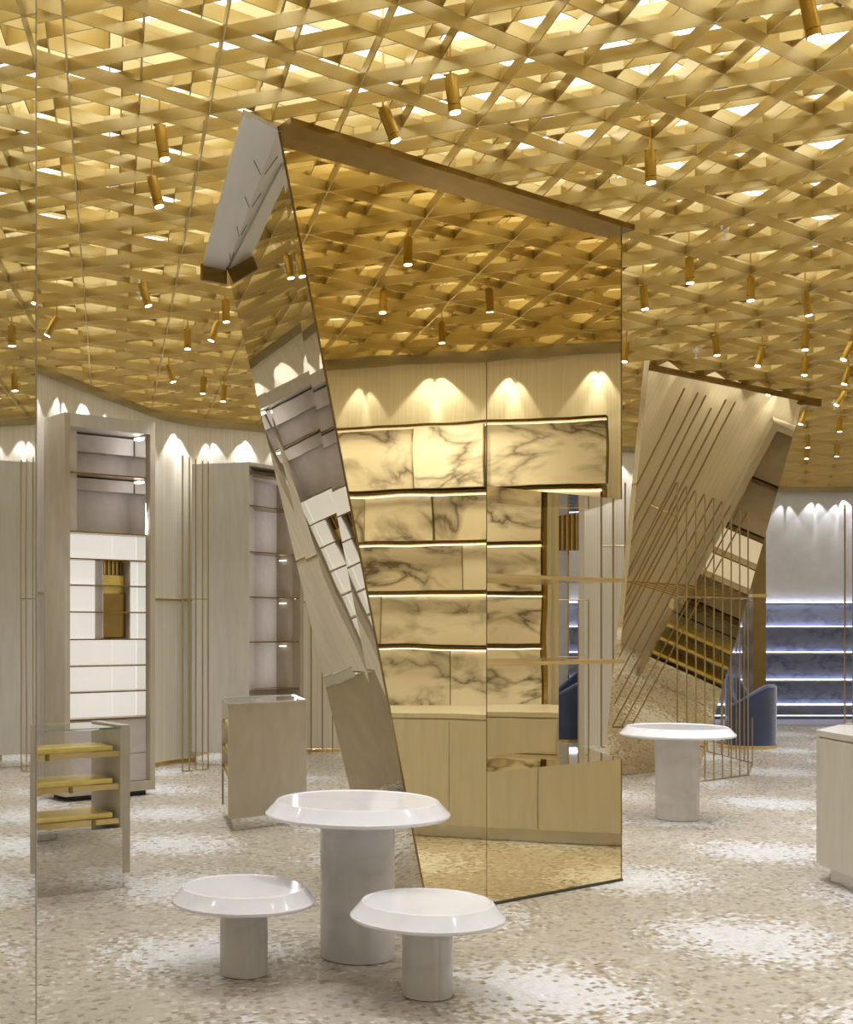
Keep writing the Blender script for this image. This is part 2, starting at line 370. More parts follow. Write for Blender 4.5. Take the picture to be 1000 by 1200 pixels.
MB().cyl(c3(P57+FN*.0005,.76),c3(P57+FN*.0005,3.1),.0025,6).cyl(c3(P57,.012),c3(P57,.76),.002,6).build('joint',M['dark_brass'],col)
# niche shelves
for zz in (zof(680,R.y),zof(775,R.y)):
    q0=P57; q1=R2+FD*.03
    MB().prism([q0,q1,q1-FN*.32,q0-FN*.32],zz-.011,zz+.011).build('niche_shelf',M['brass'],col)
# ceiling strip over the front facet and steel soffit at the leaning side
MB().prism([Bt+FD*-.02+FN*.13,R2+FN*.10,R2,Bt],ZC-.035,ZC-.001).build('head_strip',M['dark_brass'],col)
A_=Vector(V2(at(285,127,ZC))); D_=Vector(V2(at(238,305,ZC)))
A2=A_.lerp(Bt,.22); D2=D_.lerp(Et,.95)
MB().prism([A2,Bt,Et,D2],ZC-.02,ZC-.001).build('soffit_plate',M['steel'],col)['label']='brushed steel soffit plate'
MB().prism([A_,A2,A2.lerp(D2,.82),D2,D_],ZC-.035,ZC-.003).build('soffit_border',M['steel'],col)
MB().wallseg(D_,Et,.03,ZC-.13,ZC-.02).build('soffit_end',M['dark_brass'],col)
for k in range(4):
    a=A2.lerp(D2,.2+.22*k).lerp(Bt.lerp(Et,.2+.22*k),.45); b=a.lerp(Bt.lerp(Et,.2+.22*k+.05),.85)
    MB().cyl((a.x,a.y,ZC-.021),(b.x,b.y,ZC-.035),.002,6).build('hanging_wire',M['shadow'],col)
# ------------------------------------------------------------------ second leaning mirror
m2=thing('leaning_mirror','tall leaning champagne mirror panel standing behind the brass rods','mirror',tuple(at(770,905,0)))
ZM=4.16
TL=at(762,417,ZM); TR=at(945,456,ZM); BL=at(712,911,0); BR=at(821,897,0)
BR.z=BL.z=.012
# keep it planar: put BR on the plane of the other three
nn=(TR-TL).cross(BL-TL).normalized(); dd=Vector(((821-CX)/FPX,1,(HY-899)/FPX)); o_=Vector((0,0,HC)); BR=o_+dd*((TL-o_).dot(nn)/dd.dot(nn))
bk=nn if nn.y>0 else -nn; bk=bk*.06
MB().loft([TL,TR,TR+bk,TL+bk],[BL,BR,BR+bk,BL+bk]).build('mirror_plate',M['mirror2'],m2)
ha=TL.lerp(BL,(ZM-4.055)/ZM); hb=TR.lerp(BR,(ZM-4.055)/ZM); hf=-bk.normalized(); hf=Vector((hf.x,hf.y,0)).normalized()
MB().prism([ha+hf*.05,hb+hf*.05,hb+hf*.002,ha+hf*.002],4.03,4.078).build('head_strip',M['dark_brass'],m2)
MB().wallseg((TR.x-.03,TR.y-.02),(TR.x+.22,TR.y+.12),.04,ZC-.09,ZC-.003).build('head_fin',M['dark_brass'],m2)
# ------------------------------------------------------------------ wall mirror at the very left
lm=thing('floor_mirror','full-height clear mirror slab at the left edge, cut by the frame','mirror',(-.87,4.8,0))
ma_=Vector((-.854,4.9)); mdir=Vector((.078,-1)).normalized(); mn=Vector((-mdir.y,mdir.x)) if True else None
mn=mn if mn.x<0 else -mn
MB().prism([ma_,ma_+mdir*4.2,ma_+mdir*4.2+mn*.04,ma_+mn*.04],0,ZC-.002).build('mirror_plate',M['clear_mirror'],lm)
MB().prism([ma_-mdir*.03-mn*.002,ma_-mdir*.001-mn*.002,ma_-mdir*.001+mn*.042,ma_-mdir*.03+mn*.042],0,ZC-.002).build('edge_trim',M['chrome'],lm)
# ------------------------------------------------------------------ tables and stools
def pedestal(name,c,r,z0,z1,mat,par,rot=0,seams=(0,.5,.25,.75)):
    prof=[]; n=72
    for i in range(n):
        t=2*math.pi*i/n; rr=r
        if any(abs(i-s*n)<.5 or abs(i-s*n-n)<.5 for s in seams): rr=r-.003
        prof.append((c[0]+rr*math.cos(t+rot),c[1]+rr*math.sin(t+rot)))
    return MB().prism(prof,z0,z1).build(name,mat,par,smooth=True)
def round_table(name,label,cat,c,R_,r_,zt,pr,rot,group=None):
    t=thing(name,label,cat,(c.x,c.y,0),group)
    zl=zt-.06
    prof=[(.0,zt-.004),(r_-.012,zt-.004),(r_-.006,zt),(r_+.002,zt-.002),(R_-.008,zl+.006),(R_-.001,zl),(R_,zl-.007),(R_-.004,zl-.014),(R_-.014,zl-.018),(0,zl-.018)]
    MB().lathe(prof,96,(c.x,c.y)).build('table_top' if cat=='table' else 'seat_top',M['white_marble'],t,smooth=True)
    pedestal('pedestal',(c.x,c.y),pr,.004,zl-.017,M['ped_marble'],t,rot)
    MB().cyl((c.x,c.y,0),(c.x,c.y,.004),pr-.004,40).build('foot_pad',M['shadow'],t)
    return t
round_table('round_table','tall round white stone table on a thick pedestal, between the two low stools','table',dep(419,6.08),.444,.387,.752,.179,-1.45,)
round_table('low_stool','low round white stone stool left of the tall table','stool',dep(286,5.77),.329,.279,.402,.109,-1.3,'low stone stools')
round_table('low_stool','low round white stone stool in front, right of the tall table','stool',dep(501,5.43),.332,.279,.405,.108,-1.25,'low stone stools')
round_table('round_table','round white stone table standing alone beside the brass rod screen','table',dep(794,10.5),.465,.408,.767,.178,-1.35)
# ------------------------------------------------------------------ display counter, left
def frame2(a,b):
    a=Vector(a[:2]); b=Vector(b[:2]); d=(b-a).normalized(); return a,b,d,Vector((-d.y,d.x))
a,b,d,n=frame2(at(34,1054.2,0),at(143.5,1041,0))
lc=thing('display_counter','low glass-topped display counter with three gold trays, at the left mirror edge','counter',(a.x,a.y,0))
D=.45
def obx(a,d,n,s0,s1,t0,t1,z0,z1): return [a+d*s0+n*t0,a+d*s1+n*t0,a+d*s1+n*t1,a+d*s0+n*t1],z0,z1
L=(b-a).length
MB().prism(*obx(a,d,n,-.35,L,.0,D,0,.37)).build('plinth',M['smoke_mirror'],lc)
MB().prism(*obx(a,d,n,L,L+.068,.03,D,.085,.99)).build('end_panel',M['veneer'],lc,bevel=.003)
MB().prism(*obx(a,d,n,-.42,-.352,.03,D,.085,.99)).build('end_panel',M['veneer'],lc,bevel=.003)
MB().prism(*obx(a,d,n,-.35,L,.01,D,.968,.980)).build('glass_top',M['glass'],lc)
MB().prism(*obx(a,d,n,L+.005,L+.05,.08,D,0,.085)).build('toe_kick',M['chrome'],lc)
for i,zz in enumerate((.83,.63,.42)):
    sh=MB().prism(*obx(a,d,n,-.34,L-.004,.05,.38+.02*i,zz-.012,zz)).build('shelf',M['glass'],lc)
    MB().prism(*obx(a,d,n,-.3,L-.03,.07,.31+.02*i,zz+.001,zz+.035)).build('gold_tray',M['gold_leaf'],sh,bevel=.004)
    MB().prism(*obx(a,d,n,-.34,L-.004,.04,.05,zz-.03,zz+.002)).build('shelf_edge',M['brass'],sh)
    MB().prism(*obx(a,d,n,.12+.15*i,.14+.15*i,.03,.04,zz-.035,zz+.004)).build('shelf_clip',M['dark_brass'],sh)
# ------------------------------------------------------------------ display counter, middle
A=dep(267.5,9.78); B=dep(359.6,10.29)
a,b,d,n=frame2(A,B); L=(b-a).length; D=.88; n=Vector((-.085,.995)).normalized()
mc=thing('display_counter','beige veneered counter with open lit side, between tall cabinets and white tables','counter',(a.x,a.y,0))
MB().prism(*obx(a,d,n,0,L,0,.04,.1,1.0)).build('front_panel',M['veneer'],mc,bevel=.002)
MB().prism(*obx(a,d,n,0,L,D-.04,D,.1,1.0)).build('back_panel',M['veneer'],mc)
MB().prism(*obx(a,d,n,L-.04,L,.042,D-.042,.1,1.0)).build('side_panel',M['opal'],mc)
MB().prism(*obx(a,d,n,.01,L-.045,.045,D-.045,.1,.40)).build('drawer_box',M['clear_mirror'],mc)
MB().prism(*obx(a,d,n,.02,L-.045,.042,D-.042,.982,.994)).build('glass_top',M['glass'],mc)
MB().prism(*obx(a,d,n,-.004,.0,-.004,D,.99,1.004)).prism(*obx(a,d,n,0,L,-.004,.0,.99,1.004)).build('top_trim',M['chrome'],mc)
MB().prism(*obx(a,d,n,.05,L-.03,.05,D-.05,0,.1)).build('toe_kick',M['smoke_mirror'],mc)
MB().prism(*obx(a,d,n,.37,.40,.045,D-.045,.42,.97)).build('lit_panel',M['opal'],mc)  # glowing panel added inside so the open side looks lit
for zz in (.80,.61,.43):
    sh=MB().prism(*obx(a,d,n,.004,.35,.045,D-.045,zz-.02,zz-.004)).build('shelf',M['brass'],mc)
    MB().prism(*obx(a,d,n,.03,.3,.08,D-.08,zz-.003,zz+.02)).build('gold_tray',M['gold_leaf'],sh)
# ------------------------------------------------------------------ tall cabinet, left
A=dep(76,11.46); B=dep(182,12.03)
a,b,d,n=frame2(A,B); L=(b-a).length; D=.42; ZT=3.545; ZB=.05
tc_=thing('tall_cabinet','tall veneered cabinet with backlit white pigeonholes, behind the left counter','cabinet',(a.x,a.y,0),'tall display cabinets')
t=.055
MB().prism(*obx(a,d,n,0,t,0,D,ZB,ZT)).build('side_panel',M['veneer'],tc_,bevel=.002)
MB().prism(*obx(a,d,n,L-t,L,0,D,ZB,ZT)).build('side_panel',M['veneer'],tc_,bevel=.002)
MB().prism(*obx(a,d,n,t,L-t,0,D,ZT-.12,ZT)).build('top_panel',M['veneer_pale'],tc_)
MB().prism(*obx(a,d,n,t,L-t,0,D,ZB,ZB+.09)).build('bottom_panel',M['veneer'],tc_)
MB().prism(*obx(a,d,n,t+.05,L-t-.02,.05,D,0,ZB)).build('toe_kick',M['shadow'],tc_)
MB().prism(*obx(a,d,n,t,L-t,D-.03,D-.005,ZB+.09,ZT-.12)).build('back_panel',M['suede'],tc_)
MB().prism(*obx(a,d,n,t,t+.10,.06,D-.03,zof(624,11.8),ZT-.12)).build('inner_side',M['suede_pale'],tc_)
MB().prism(*obx(a,d,n,t+.1,L-t-.03,D-.16,D-.05,ZT-.30,ZT-.14)).build('hanging_box',M['suede'],tc_)
MB().prism(*obx(a,d,n,t+.1,L-t-.03,D-.16,D-.05,zof(573,11.8),zof(559,11.8))).build('hanging_box',M['suede'],tc_)
MB().prism(*obx(a,d,n,L-t-.022,L-t-.002,.05,D-.03,ZB+.1,ZT-.13)).build('mirror_strip',M['clear_mirror'],tc_)
MB().prism(*obx(a,d,n,L-t-.05,L-t-.035,.12,.22,ZT-.16,ZT-.135)).build('lamp_strip',M['led'],tc_)
MB().prism(*obx(a,d,n,L-t-.05,L-t-.035,.12,.22,zof(562,11.8),zof(559.5,11.8))).build('lamp_strip',M['led'],tc_)
Yc=11.75
ys=[556,624.5,655.5,686,717,749,780,810.5,842]
zs=[zof(y,Yc) for y in ys]
for i,zz in enumerate(zs): MB().prism(*obx(a,d,n,t,L-t-.024,.03,D-.03,zz-.009,zz+.003)).build('shelf',M['dark_brass'],tc_)
s0,s1=t+.004,L-t-.026
def sx_(px):  # distance along the front for a pixel column
    u=(px-CX)/FPX; q=a+n*.2; return (u*q.y-q.x)/(d.x-u*d.y)
for i in range(1,8):
    z1,z0=zs[i]-.010,zs[i+1]+.004
    if 2<=i<=4:
        MB().prism(*obx(a,d,n,s0,sx_(112.5)-.012,.2,D-.032,z0,z1)).build('lit_panel',M['opal'],tc_)
        MB().prism(*obx(a,d,n,sx_(143)+.012,s1,.2,D-.032,z0,z1)).build('lit_panel',M['opal'],tc_)
        MB().prism(*obx(a,d,n,sx_(112.5)-.010,sx_(112.5),.06,D-.032,z0,z1)).build('divider',M['suede_pale'],tc_)
        MB().prism(*obx(a,d,n,sx_(143),sx_(143)+.010,.06,D-.032,z0,z1)).build('divider',M['suede_pale'],tc_)
    else:
        m_=sx_(133)
        MB().prism(*obx(a,d,n,s0,m_-.0005,.22,D-.032,z0,z1)).build('lit_panel',M['opal'],tc_)
        MB().prism(*obx(a,d,n,m_+.0005,s1,.22,D-.032,z0,z1)).build('lit_panel',M['opal'],tc_)
gz=[zof(657,Yc),zof(673,Yc),zof(695,Yc),zof(747,Yc)]
fpn=MB().prism(*obx(a,d,n,sx_(113),sx_(142),.18,.2,gz[1],gz[0])).build('fluted_panel',M['dark_brass'],tc_)
for k in range(6):
    s=sx_(113)+(sx_(142)-sx_(113))*(k+.5)/6; MB().prism(*obx(a,d,n,s-.006,s+.006,.165,.181,gz[1]+.005,gz[0])).build('flute',M['brass'],fpn)
MB().prism(*obx(a,d,n,sx_(113),sx_(142),.15,.2,gz[2],gz[1]-.003)).build('gold_panel',M['gold_leaf'],tc_)
MB().prism(*obx(a,d,n,sx_(113),sx_(142),.12,.2,gz[3],gz[2]-.003)).build('bronze_panel',M['dark_brass'],tc_)
for k in range(2):
    z1=zs[-1]-.012-k*.33; MB().prism(*obx(a,d,n,t+.003,L-t-.026,.04,.07,max(z1-.325,.145),z1)).build('drawer_front',M['suede'],tc_)
q=a+d*(L-t-.04)+n*.05; e=a+d*(t+.35)+n*.38
lamp('AREA',(q.x,q.y,2.95),(e.x,e.y,2.9),1.3,(1,.97,.95),sx=.04,sy=.95,name='cabinet_light')
# ------------------------------------------------------------------ tall cabinet, middle
A=dep(225,14.65); C_=dep(292,14.45); B=dep(356,15.25)
a,b,d,n=frame2(C_,B); L=(b-a).length; ZT=3.49; ZB=.15
cab2=thing('tall_cabinet','tall pale cabinet with grey suede bays and a glowing strip for its lit inner side, behind the middle counter','cabinet',(C_.x,C_.y,0),'tall display cabinets')
Av=Vector(V2(A)); Cv=Vector(V2(C_))
nb_=Vector((.12,.99)).normalized()
MB().prism([Av,Cv,Cv+nb_*.5,Av+nb_*.42],ZB,ZT).build('side_panel',M['veneer_pale'],cab2,bevel=.003)
MB().prism([Av+Vector((.05,.08)),Cv+Vector((-.05,.08)),Cv+nb_*.4,Av+nb_*.35],0,ZB).build('toe_kick',M['clear_mirror'],cab2)
MB().prism(*obx(a,d,n,.0,L,.0,.42,ZT-.04,ZT)).build('top_panel',M['veneer_pale'],cab2)
MB().prism(*obx(a,d,n,.0,L,.0,.42,ZB,ZB+.05)).build('bottom_panel',M['veneer_pale'],cab2)
MB().prism(*obx(a,d,n,L-.07,L,.0,.42,ZB+.05,ZT-.04)).build('side_panel',M['veneer'],cab2)
MB().prism(*obx(a,d,n,.004,L-.07,.36,.40,ZB+.05,ZT-.04)).build('back_panel',M['suede'],cab2)
MB().prism(*obx(a,d,n,.004,.085,.28,.355,zof(830,14.6),ZT-.18)).build('glowing_inner_side',M['opal'],cab2)  # glowing strip stands in for light falling on the inner side
for y in (558,595,648,700,752,808):
    zz=zof(y,14.8); MB().prism(*obx(a,d,n,.003,L-.071,.02,.355,zz-.009,zz+.003)).build('shelf',M['dark_brass'],cab2)
MB().prism(*obx(a,d,n,.06,L-.1,.2,.35,ZT-.16,ZT-.05)).build('hanging_box',M['suede_pale'],cab2)
for y in (652,756,704):
    zz=zof(y,14.8); MB().prism(*obx(a,d,n,L-.10,L-.085,.2,.3,zz-.025,zz-.015)).build('lamp_strip',M['led'],cab2)
q=a+d*(L-.10)+n*.05; e=a+d*.3+n*.36
lamp('AREA',(q.x,q.y,2.1),(e.x,e.y,2.1),3.5,(1,.97,.95),sx=.04,sy=2.4,name='cabinet_light')
# ------------------------------------------------------------------ brass rod screens
def rods(label,pts,z0,z1,rails,group='brass rod screens',r=.0078,base=True,name='rod_screen'):
    pts=[Vector(p[:2]) for p in pts]; c=pts[0]
    t=thing(name,label,'screen',(c.x,c.y,z0),group)
    for i,p in enumerate(pts):
        z=z1[i] if isinstance(z1,(list,tuple)) else z1
        MB().cyl((p.x,p.y,z0+.01),(p.x,p.y,z),r,8).build('rod',M['rod'],t,smooth=True)
    for zz in ([z0+.01] if base else [])+list(rails):
        mb=MB()
        for p,q in zip(pts,pts[1:]): mb.cyl((p.x,p.y,zz),(q.x,q.y,zz),r*.8,6)
        mb.build('rail',M['rod'],t)
    return t
pl=[(214,13.9,534),(222,14.0,536),(229.5,14.05,538),(237.5,14.1,540),(244,14.15,541)]
rods('five tall brass rods against the curved wall, left of the middle cabinet',[dep(186,13.3)]*0+[dep(x,y) for x,y,_ in pl],0,[zof(t_,y) for x,y,t_ in pl],[zof(702,14.05)])
rods('brass rods against the pale wall between middle cabinet and mirror column',[dep(x,16.0) for x in (353,365,378,390,402,414)],0,zof(690,16),[zof(878,16)])
f0=dep(794,12.72); f1=at(877,909,0)
def ztop(p): return TL.z-((p[0]-TL.x)*nn.x+(p[1]-TL.y)*nn.y)/nn.z-.02
fr_=[f0.lerp(f1,i/8) for i in range(9)]
screen=rods('large folded screen of brass rods beside the white table, before the leaning mirror',fr_,0,[min(3.3,ztop(f0.lerp(f1,i/8))) for i in range(9)],[zof(701,13.4)])
b0=at(882,895,0); b1=at(829,881,0)
for i in range(7):
    p=b0.lerp(b1,i/6); MB().cyl((p.x,p.y,.01),(p.x,p.y,2.98 if p.x>5.75 and ztop(p)<0 else max(.4,min(2.98,ztop(p)))),.0078,8).build('rod',M['rod'],screen,smooth=True)
for zz in (.01,zof(701,13.4)):
    MB().cyl((b0.x,b0.y,zz),(b1.x,b1.y,zz),.008,6).cyl((b0.x,b0.y,zz),(f1.x,f1.y,zz),.008,6).build('rail',M['rod'],screen)
zz=zof(701,13.4)
for i in range(9):
    q=fr_[i]; e=b1.lerp(b0,i/8); e=q.lerp(e,.42); MB().cyl((q.x,q.y,zz),(e.x,e.y,zz),.007,6).build('cross_bar',M['rod'],screen)
rods('dark brass rods on the narrow pale wall seen past the column',[dep(x,16.85) for x in (705,719,733,746)],0,[zof(566,16.85),zof(566,16.85),zof(566,16.85),zof(566,16.85)],[zof(640,16.85)],r=.013)
# small rod frame behind the niche
rods('slim brass frame standing behind the column niche',[dep(x,13.5) for x in (652,678,690)],0,zof(703,13.5),[zof(703,13.5),zof(770,13.5)])
# ------------------------------------------------------------------ right counter, marble shelving
K=Vector((3.53,7.95)); K2=Vector((3.60,5.2)); K3=Vector((3.88,8.40)); K4=Vector((4.55,8.45)); K5=Vector((4.55,5.2))
rc=thing('base_counter','pale grey veneered counter cut off by the right edge of the frame','counter',(K.x,K.y,0))
def shrink(poly,s):
    c=sum(poly,Vector((0,0)))/len(poly); return [c+(p-c)*s for p in poly]
poly=[K2,K,K3,K4,K5]
MB().prism(shrink(poly,.985),.10,.895).build('carcass',M['veneer_pale'],rc)
MB().prism(poly,.90,.94).build('counter_top',M['veneer_pale'],rc,bevel=.002)
MB().prism(shrink(poly,.90),0,.10).build('toe_kick',M['chrome'],rc)
dk=(K2-K).normalized(); nk=Vector((dk.y,-dk.x)); nk=nk if nk.x<0 else -nk
MB().prism([K,K+dk*.035,K+dk*.035-nk*.03,K-nk*.03+Vector((.02,.02))],.10,.90).build('corner_post',M['veneer_pale'],rc)
s=.04
for wd in (.62,.66,.66,.66):
    MB().prism([K+dk*s-nk*.02,K+dk*(s+wd-.006)-nk*.02,K+dk*(s+wd-.006)+nk*.002,K+dk*s+nk*.002],.10,.888).build('door_panel',M['veneer_pale'],rc,bevel=.0015); s+=wd
rods('tall slim brass rods standing on the right counter',[(3.90,8.36),(3.945,8.34),(3.98,8.32),(4.1,8.3),(4.3,8.3)],.94,zof(592,8.4),[],r=.006,base=True)
# marble shelving: virtual (mirrored) layout turned back to its real place
ms=thing('marble_shelving','backlit veined marble wall shelving with brass edges, seen mirrored in the column','shelving',(5.2,6.5,.9))
MX=4.92; ya,yb=3.2,7.74
def mbox(x0,x1,y0,y1,z0,z1): return MB().box(x0,x1,y0,y1,z0,z1)
rows=[(.885,1.40),(1.44,1.86),(1.90,2.30),(2.34,2.72),(2.77,3.30)]
mbox(5.02,5.45,ya,yb,.88,3.30).build('carcass',M['veneer_pale'],ms)
seams=[[3.2,4.4,5.6,6.45,7.1,7.7],[3.2,4.6,5.85,6.9,7.7],[3.2,4.5,5.55,6.55,7.1,7.7],[3.2,4.7,5.7,6.3,7.2,7.7],[3.2,4.3,5.3,6.15,6.75,7.74]]
for r_,(z0,z1) in enumerate(rows):
    sm=seams[r_]
    for i in range(len(sm)-1):
        dx=(.0,.05,.02,.06)[(i+r_)%4]
        x0=MX-dx-(.1 if r_==4 else 0)
        mp_=mbox(x0,5.02,sm[i]+.004,sm[i+1]-.004,z0+.004,z1-.004).build('marble_panel',M['wall_marble'],ms)
        mbox(x0-.004,x0-.001,sm[i+1]-.010,sm[i+1]-.002,z0+.004,z1-.004).build('brass_edge',M['dark_brass'],mp_)
    ye=yb if r_==4 else 7.7
    mbox(MX-.16,MX+.08,ya,ye,z1+.006,z1+.03).build('shelf',M['dark_brass'],ms)
    mbox(MX-.09,MX-.07,ya,ye,z1-.006,z1+.003).build('lamp_strip',M['led'],ms)
mbox(MX-.11,MX-.1,yb,yb+.012,2.77,3.33).build('brass_edge',M['dark_brass'],ms)
mbox(MX,5.02,7.704,7.74,.885,2.74).build('end_panel',M['brass'],ms)
lamp('AREA',(MX-.7,5.8,3.2),(MX+.1,5.8,1.8),9,(1,.93,.8),sx=3.0,sy=.25,name='shelving_fill_light')  # area fill added in front to brighten the marble, no fitting
wb=thing('wall_cabinet','low veneered cabinet beneath the marble shelving, seen mirrored in the column','cabinet',(5,4.5,.2))
MB().box(4.62,5.45,ya,8.3,.22,.84).build('carcass',M['veneer_pale'],wb)
MB().box(4.60,5.45,ya,8.3,.845,.88).build('counter_top',M['veneer_pale'],wb)
for i in range(7): MB().box(4.598,4.62,ya+.01+i*.72,ya+.72+i*.72,.23,.838).build('door_panel',M['veneer_pale'],wb)
MB().box(4.8,5.45,ya,8.3,0,.22).build('toe_kick',M['shadow'],wb)
# shelving seen in the second mirror: lit tall cabinet and gold tray counter on the far-right wall
hc=thing('tall_cabinet','tall pale cabinet with lit bays, seen only in the leaning mirror','cabinet',(7.5,14.4,0),'tall display cabinets')
MB().box(7.45,7.89,13.62,13.7,.1,3.5).build('side_panel',M['veneer_pale'],hc)
MB().box(7.45,7.89,15.2,15.28,.1,3.5).build('side_panel',M['veneer_pale'],hc)
MB().box(7.45,7.89,13.7,15.2,3.42,3.5).build('top_panel',M['veneer_pale'],hc)
MB().box(7.45,7.89,13.7,15.2,.0,.2).build('bottom_panel',M['veneer_pale'],hc)
hz=[.2,.6,1.0,1.42,1.75,2.1,2.75,3.42]
for i in range(7):
    MB().box(7.75,7.88,13.71,15.19,hz[i]+.01,hz[i+1]-.02).build('lit_panel',M['opal'] if i in (3,4) else M['suede_pale'],hc)
    MB().box(7.5,7.88,13.71,15.19,hz[i+1]-.018,hz[i+1]-.002).build('shelf',M['dark_brass'],hc)
gc=thing('display_counter','gold tray counter seen only in the leaning mirror','counter',(7.1,13.6,0))
MB().box(6.98,7.4,13.5,13.56,.1,1.0).build('end_panel',M['veneer'],gc)
MB().box(6.98,7.4,14.6,14.66,.1,1.0).build('end_panel',M['veneer'],gc)
MB().box(7.0,7.38,13.56,14.6,0,.3).build('plinth',M['clear_mirror'],gc)
MB().box(6.98,7.4,13.56,14.6,.97,.985).build('glass_top',M['glass'],gc)
for zz in (.36,.56,.76): MB().box(7.0,7.3,13.57,14.59,zz,zz+.04).build('gold_tray',M['gold_leaf'],gc)
def ray2(px,py,X):
    d=Vector(((px-CX)/FPX,1,(HY-py)/FPX)); o=Vector((0,0,HC)); h=o+d*((TL-o).dot(nn)/d.dot(nn)); r=d-nn*(2*d.dot(nn)); return h+r*((X-h.x)/r.x)
tp=sorted([ray2(px,py,7.82) for px,py in ((803,455),(818,460),(827,463),(834,478),(851,468),(862,471))],key=lambda v:v.y)
rods('tall brass rods on the far right wall, seen only in the leaning mirror',tp,0,[v.z for v in tp],[1.9],r=.011)
# ------------------------------------------------------------------ far wall with blue-lit stone shelves
YF=Y1-.4
st(MB().box(4.3,X1,YF,YF+.1,zof(707,YF)+.0,ZC-.01),'wall_far',M['wall_grey'])
st(MB().box(4.3,X1,YF-.05,YF,ZC-.1,ZC-.005),'trim_6',M['chrome'])
bs=thing('stone_shelving','blue-lit grey stone shelving along the far back wall','shelving',(9,YF,0))
zz=[zof(y,YF) for y in (707,735,765,797,826)]
for i in range(4):
    x=4.3
    while x<X1-.1:
        x2=min(x+2.1,X1); MB().box(x+.005,x2-.005,YF,YF+.06,zz[i+1]+.01,zz[i]-.012).build('stone_panel',M['blue_stone'],bs); x=x2
    MB().box(4.3,X1,YF-.30,YF+.02,zz[i+1]-.02,zz[i+1]+.006).build('shelf',M['chrome'],bs)
    MB().box(4.3,X1,YF-.05,YF-.02,zz[i+1]+.007,zz[i+1]+.017).build('lamp_strip',M['led_blue'],bs)
MB().box(4.3,X1,YF-.02,YF+.05,zz[0]-.008,zz[0]+.01).build('shelf',M['chrome'],bs)
MB().box(4.3,X1,YF-.06,YF-.03,zz[0]+.012,zz[0]+.022).build('lamp_strip',M['led_blue'],bs)
MB().box(4.3,X1,YF-.15,YF+.06,0,.06).build('plinth',M['shadow'],bs)
MB().box(4.3,X1,YF-.2,YF-.17,.07,.08).build('lamp_strip',M['led_blue'],bs)
st(MB().box(4.3,X1,Y1-1.9,YF-.15,.0,.006),'floor_border',M['carpet'])
pil=thing('brass_pillar','dark brass mirrored pillar rising behind the blue armchair','pillar',tuple(dep(890,17.6)))
p=dep(883,17.7); q=dep(898,17.7)
MB().box(p.x,q.x,17.7,18.1,0,zof(560,17.7)).build('shaft',M['dark_brass'],pil)
MB().box(p.x-.01,q.x+.01,17.69,18.11,zof(700,17.7),zof(696,17.7)).build('band',M['brass'],pil)
# fluted brass pelmet and white panel glimpsed beyond the niche
pb=thing('hanging_pelmet','fluted brass pelmet glimpsed through the top of the niche','pelmet',tuple(dep(670,19.0,2.7)))
p=dep(650,19); q=dep(690,19)
MB().box(p.x,q.x,19,19.1,zof(645,19),zof(600,19)).build('backing',M['dark_brass'],pb)
for k in range(7):
    x=p.x+(q.x-p.x)*(k+.5)/7; MB().cyl((x,18.99,zof(645,19)),(x,18.99,zof(600,19)),.025,8).build('flute',M['brass'],pb,smooth=True)
for x in (p.x+.05,q.x-.05): MB().cyl((x,19.05,zof(600,19)),(x,19.05,ZC+.06),.01,8).build('hanger',M['brass'],pb)
wp=thing('white_door_panel','pale panel standing far behind the niche','panel',tuple(dep(664,19.5)))
p=dep(640,19.5); q=dep(665.5,19.5)
MB().box(p.x,q.x,19.5,19.56,0,zof(640,19.5)).build('leaf',M['wall_grey'],wp); MB().box(q.x,q.x+.02,19.49,19.57,0,zof(640,19.5)).build('edge',M['brass'],wp)
# ------------------------------------------------------------------ blue tub armchairs
def tub(label,c,r,h,face,group='blue velvet tub armchairs'):
    t=thing('tub_armchair',label,'armchair',(c.x,c.y,0),group)
    n=40; th=.09; open_=math.radians(62)
    outer=[];inner=[];top=[]
    angs=[face+open_+(2*math.pi-2*open_)*i/n for i in range(n+1)]
    mb=MB(); vs=[]
    for i,an in enumerate(angs):
        k=math.cos((an-face-math.pi)); hh=.60+(h-.60)*max(0,min(1,(k+.3)/1.1)); hh=hh
        for rr,zz in ((r,.05),(r*1.01,hh-.03),(r-.02,hh),(r-th+.02,hh),(r-th,hh-.03),(r-th,.05)):
            vs.append((c.x+rr*math.cos(an),c.y+rr*math.sin(an),zz))
    fs=[]
    for i in range(n):
        for k in range(6): fs.append((i*6+k,i*6+(k+1)%6,(i+1)*6+(k+1)%6,(i+1)*6+k))
    fs+=[tuple(range(6)),tuple(n*6+k for k in range(5,-1,-1))]
    mb.add(vs,fs).build('back_shell',M['velvet'],t,smooth=True)
    MB().lathe([(0,.05),(r-th-.01,.05),(r-th-.01,.36),(r-th-.03,.40),(0,.41)],40,(c.x,c.y)).build('seat',M['velvet'],t,smooth=True)
    MB().lathe([(0,0),(r+.004,0),(r+.004,.048),(0,.048)],40,(c.x,c.y)).build('base_ring',M['brass'],t,smooth=True)
    return t
tub('blue velvet tub armchair right behind the brass rod screen, in full view',dep(875,16.9),.375,.84,math.radians(150))
tub('blue velvet tub armchair mostly hidden by the rods, behind the other',dep(868,17.55),.2,.93,math.radians(-60))
tub('blue velvet tub armchair glimpsed through the column niche',dep(655,17.9),.42,.84,math.radians(160))
tub('second blue armchair further back beyond the niche',dep(672,19.0),.4,.95,math.radians(200))
